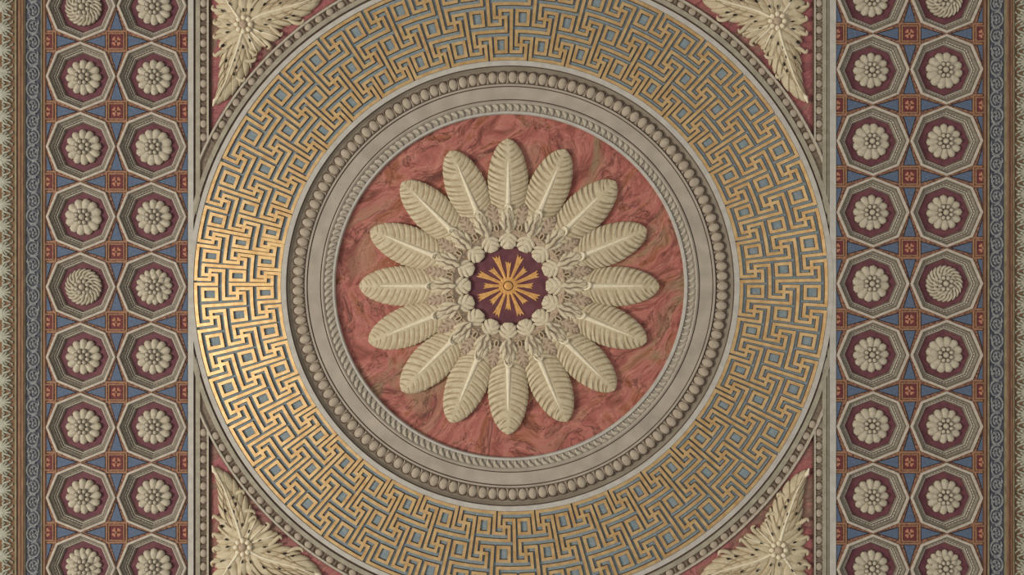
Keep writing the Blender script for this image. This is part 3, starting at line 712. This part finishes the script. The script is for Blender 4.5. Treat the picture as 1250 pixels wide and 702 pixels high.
# ------------------------------------------------------------------ corner acanthus sprays
def spray(sx, sy, fx, fy, label):
    o = empty('acanthus_spray', fx, fy, label, 'ornament', 'acanthus sprays of the corner panels', h=0)
    def leaf_part(spine, wl, wr, n, depth, shift, H=4.5, h0=0.5, hot=None, rib=True, z=0.0):
        sp = [(sx * x, sy * y) for x, y in spine]
        if sx * sy < 0: wl, wr = wr, wl
        mb = MB(); leaf(mb, sp, wl, wr, n=n, depth=depth, shift=shift, H=H, h0=h0 + z, groove=0.9, cols=6, rpl=8, base=-3.0, hot=hot, pw=2.4, jit=0.2)
        p = put('leaf', mb.mesh('leaf', ['petal', 'petal_v', 'bole'], smooth=True), o)
        if rib:
            mb = MB(); q = catmull([(x, y) for x, y in sp], 20)
            tube(mb, [(x, y, h0 + z + H * min(1, (1 - i / 20) * 4 + .2) - .3) for i, (x, y) in enumerate(q)], [1.8 * (1 - i / 20) + .25 for i in range(21)], 0, 5)
            put('midrib', mb.mesh('midrib', ['rib'], smooth=True), p)
    hot = (2.2, 4.0, (1, 2, 3, 4, 5, 6)); hot = None
    sm = [(0, 4), (.35, 9), (.65, 8.5), (.85, 5.5), (1, 1)]
    leaf_part([(0, 0), (-12, -16), (-24, -34), (-38, -52)], [(0, 6), (.3, 15), (.6, 17), (.85, 10), (1, 1)], [(0, 6), (.3, 15), (.6, 17), (.85, 10), (1, 1)], 6, .30, .22, z=-1.2, hot=hot)
    for sp_ in ([(0, 0), (-14, 6), (-26, 9), (-37, 15)], [(0, 0), (-14, 0), (-26, -4), (-38, -4)], [(0, 0), (-12, -6), (-24, -14), (-37, -16)],
                [(0, 0), (5, -14), (8, -26), (14, -38)], [(0, 0), (0, -14), (-3, -28), (-3, -40)]):
        leaf_part(sp_, sm, sm, 3, .34, .30, z=-.6, H=3.5, rib=False)
    for sp_ in ([(0, 0), (9, 9), (17, 17), (26, 25)], [(0, 0), (16, 7), (30, 11), (41, 15)], [(0, 0), (6, 14), (12, 26), (15, 33)]):
        leaf_part(sp_, sm, sm, 3, .34, .30, z=-.4, H=3.5)
    A = [(0, 0), (-6, 24), (-15, 50), (-24, 74), (-37, 96)]
    wi = [(0, 5), (.1, 13), (.2, 19.5), (.32, 21), (.45, 21.5), (.58, 18.5), (.7, 15.5), (.8, 12), (.9, 6.5), (.96, 3), (1, 1)]
    wo = [(0, 5), (.08, 14), (.16, 24), (.3, 26), (.42, 20), (.52, 16.5), (.64, 13), (.78, 8.5), (.88, 5), (.96, 3), (1, 1)]
    leaf_part(A, wi, wo, 9, .22, .27, H=4.6, hot=hot)
    B = [(0, 0), (22, -12), (48, -20), (72, -27), (94, -37)]
    leaf_part(B, wo, wi, 9, .22, .27, H=4.6, hot=hot)
    for P, s1 in ((A, 1), (B, -1)):      # long folds that run with the midrib
        mb = MB(); q = catmull(P, 24)
        for off, a_, b_ in ((-10, 5, 18), (-5, 4, 20), (5.5, 4, 20), (11, 5, 17)):
            ln = []
            for i in range(a_, b_):
                (x0, y0), (x1, y1) = q[i], q[i + 1]; dx, dy = x1 - x0, y1 - y0; d = sqrt(dx * dx + dy * dy); f = (i - a_) / (b_ - a_ - 1)
                w = off * (0.35 + 0.65 * sin(pi * min(1, .15 + f * .85)))
                ln.append((sx * (x0 - dy / d * w), sy * (y0 + dx / d * w), 4.9 - abs(off) * .12 + .3))
            tube(mb, ln, [.25 + .45 * sin(pi * i / (len(ln) - 1)) for i in range(len(ln))], 0, 4)
        put('fold', mb.mesh('fold', ['petal_v'], smooth=True), o)
    for P in (A, B):
        e, f = P[-1], P[-2]; dx, dy = e[0] - f[0], e[1] - f[1]; d = sqrt(dx * dx + dy * dy); dx /= d; dy /= d
        mb = MB(); q = [(e[0] - dx * 10, e[1] - dy * 10), (e[0] - dx * 4 - dy * 1.5, e[1] - dy * 4 + dx * 1.5), (e[0] + dx * 3, e[1] + dy * 3)]
        tube(mb, [(sx * x, sy * y, 1.6) for x, y in q], [1.2, 2.6, .7], 0, 5); put('curled_tip', mb.mesh('curled_tip', ['rib'], smooth=True), o)
    for q in ([(2, 26), (8, 32), (13, 36), (15, 33)], [(-6, 40), (3, 43), (11, 43), (14, 39)], [(28, -2), (37, 6), (44, 12), (46, 8)], [(20, 16), (27, 21), (31, 26), (27, 29)],
              [(-20, 12), (-30, 13), (-37, 15), (-37, 10)], [(-22, -4), (-31, -2), (-37, -3), (-36, -8)], [(-16, 30), (-28, 32), (-36, 37), (-38, 33)], [(52, -8), (62, -3), (70, -3), (72, -8)],
              [(-14, 60), (-6, 66), (-1, 67), (0, 63)], [(-20, -20), (-32, -18), (-39, -20), (-38, -25)]):
        mb = MB(); t_ = catmull(q, 10); tube(mb, [(sx * x, sy * y, 1.2) for x, y in t_], [1.0, 1.7, 2.2, 2.5, 2.5, 2.3, 2.1, 1.9, 1.6, 1.2, .4], 0, 6, 0.9)
        put('lobe', mb.mesh('lobe', ['petal'], smooth=True), o)
    mb = MB()
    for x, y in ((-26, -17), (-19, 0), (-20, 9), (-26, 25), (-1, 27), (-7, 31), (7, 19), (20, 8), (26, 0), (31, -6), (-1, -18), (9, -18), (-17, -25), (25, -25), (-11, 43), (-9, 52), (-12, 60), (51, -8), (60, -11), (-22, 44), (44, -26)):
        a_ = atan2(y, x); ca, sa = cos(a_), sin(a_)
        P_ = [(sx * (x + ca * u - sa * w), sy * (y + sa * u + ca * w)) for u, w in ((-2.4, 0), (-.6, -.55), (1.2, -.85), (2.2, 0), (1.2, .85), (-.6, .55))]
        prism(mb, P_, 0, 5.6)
    put('hole_dark_peg', mb.mesh('hole_dark_peg', ['black']), o)['kind'] = 'stuff'  # solid black pegs, their colour stands for the dark inside pierced holes
    mb = MB(); half_ellipsoid(mb, 0, 0, 5.0, 5.0, 6.8, 3.0, 0, 14, 4)
    mb.add([(11.5 * cos(2 * pi * q / 24), 11.5 * sin(2 * pi * q / 24), 6.4) for q in range(24)], [tuple(range(24))], 1)
    c = put('flower_centre', mb.mesh('flower_centre', ['taupe', 'petal_v'], smooth=True), o)
    mb = MB(); half_ellipsoid(mb, 0, -8.4, 3.0, 3.4, 6.2, 2.4, 0, 9, 3); me = mb.mesh('petal', ['rib'], smooth=True)
    for k in range(8): put('petal', me, o, rz=2 * pi * k / 8)
spray(1, 1, 299, 31.5, 'cream acanthus spray with round flower in the top left corner panel')
spray(-1, 1, 947, 27.5, 'cream acanthus spray with round flower in the top right corner panel')
spray(1, -1, 298, 666.5, 'cream acanthus spray with round flower in the bottom left corner panel')
spray(-1, -1, 948.5, 670, 'cream acanthus spray with round flower in the bottom right corner panel')
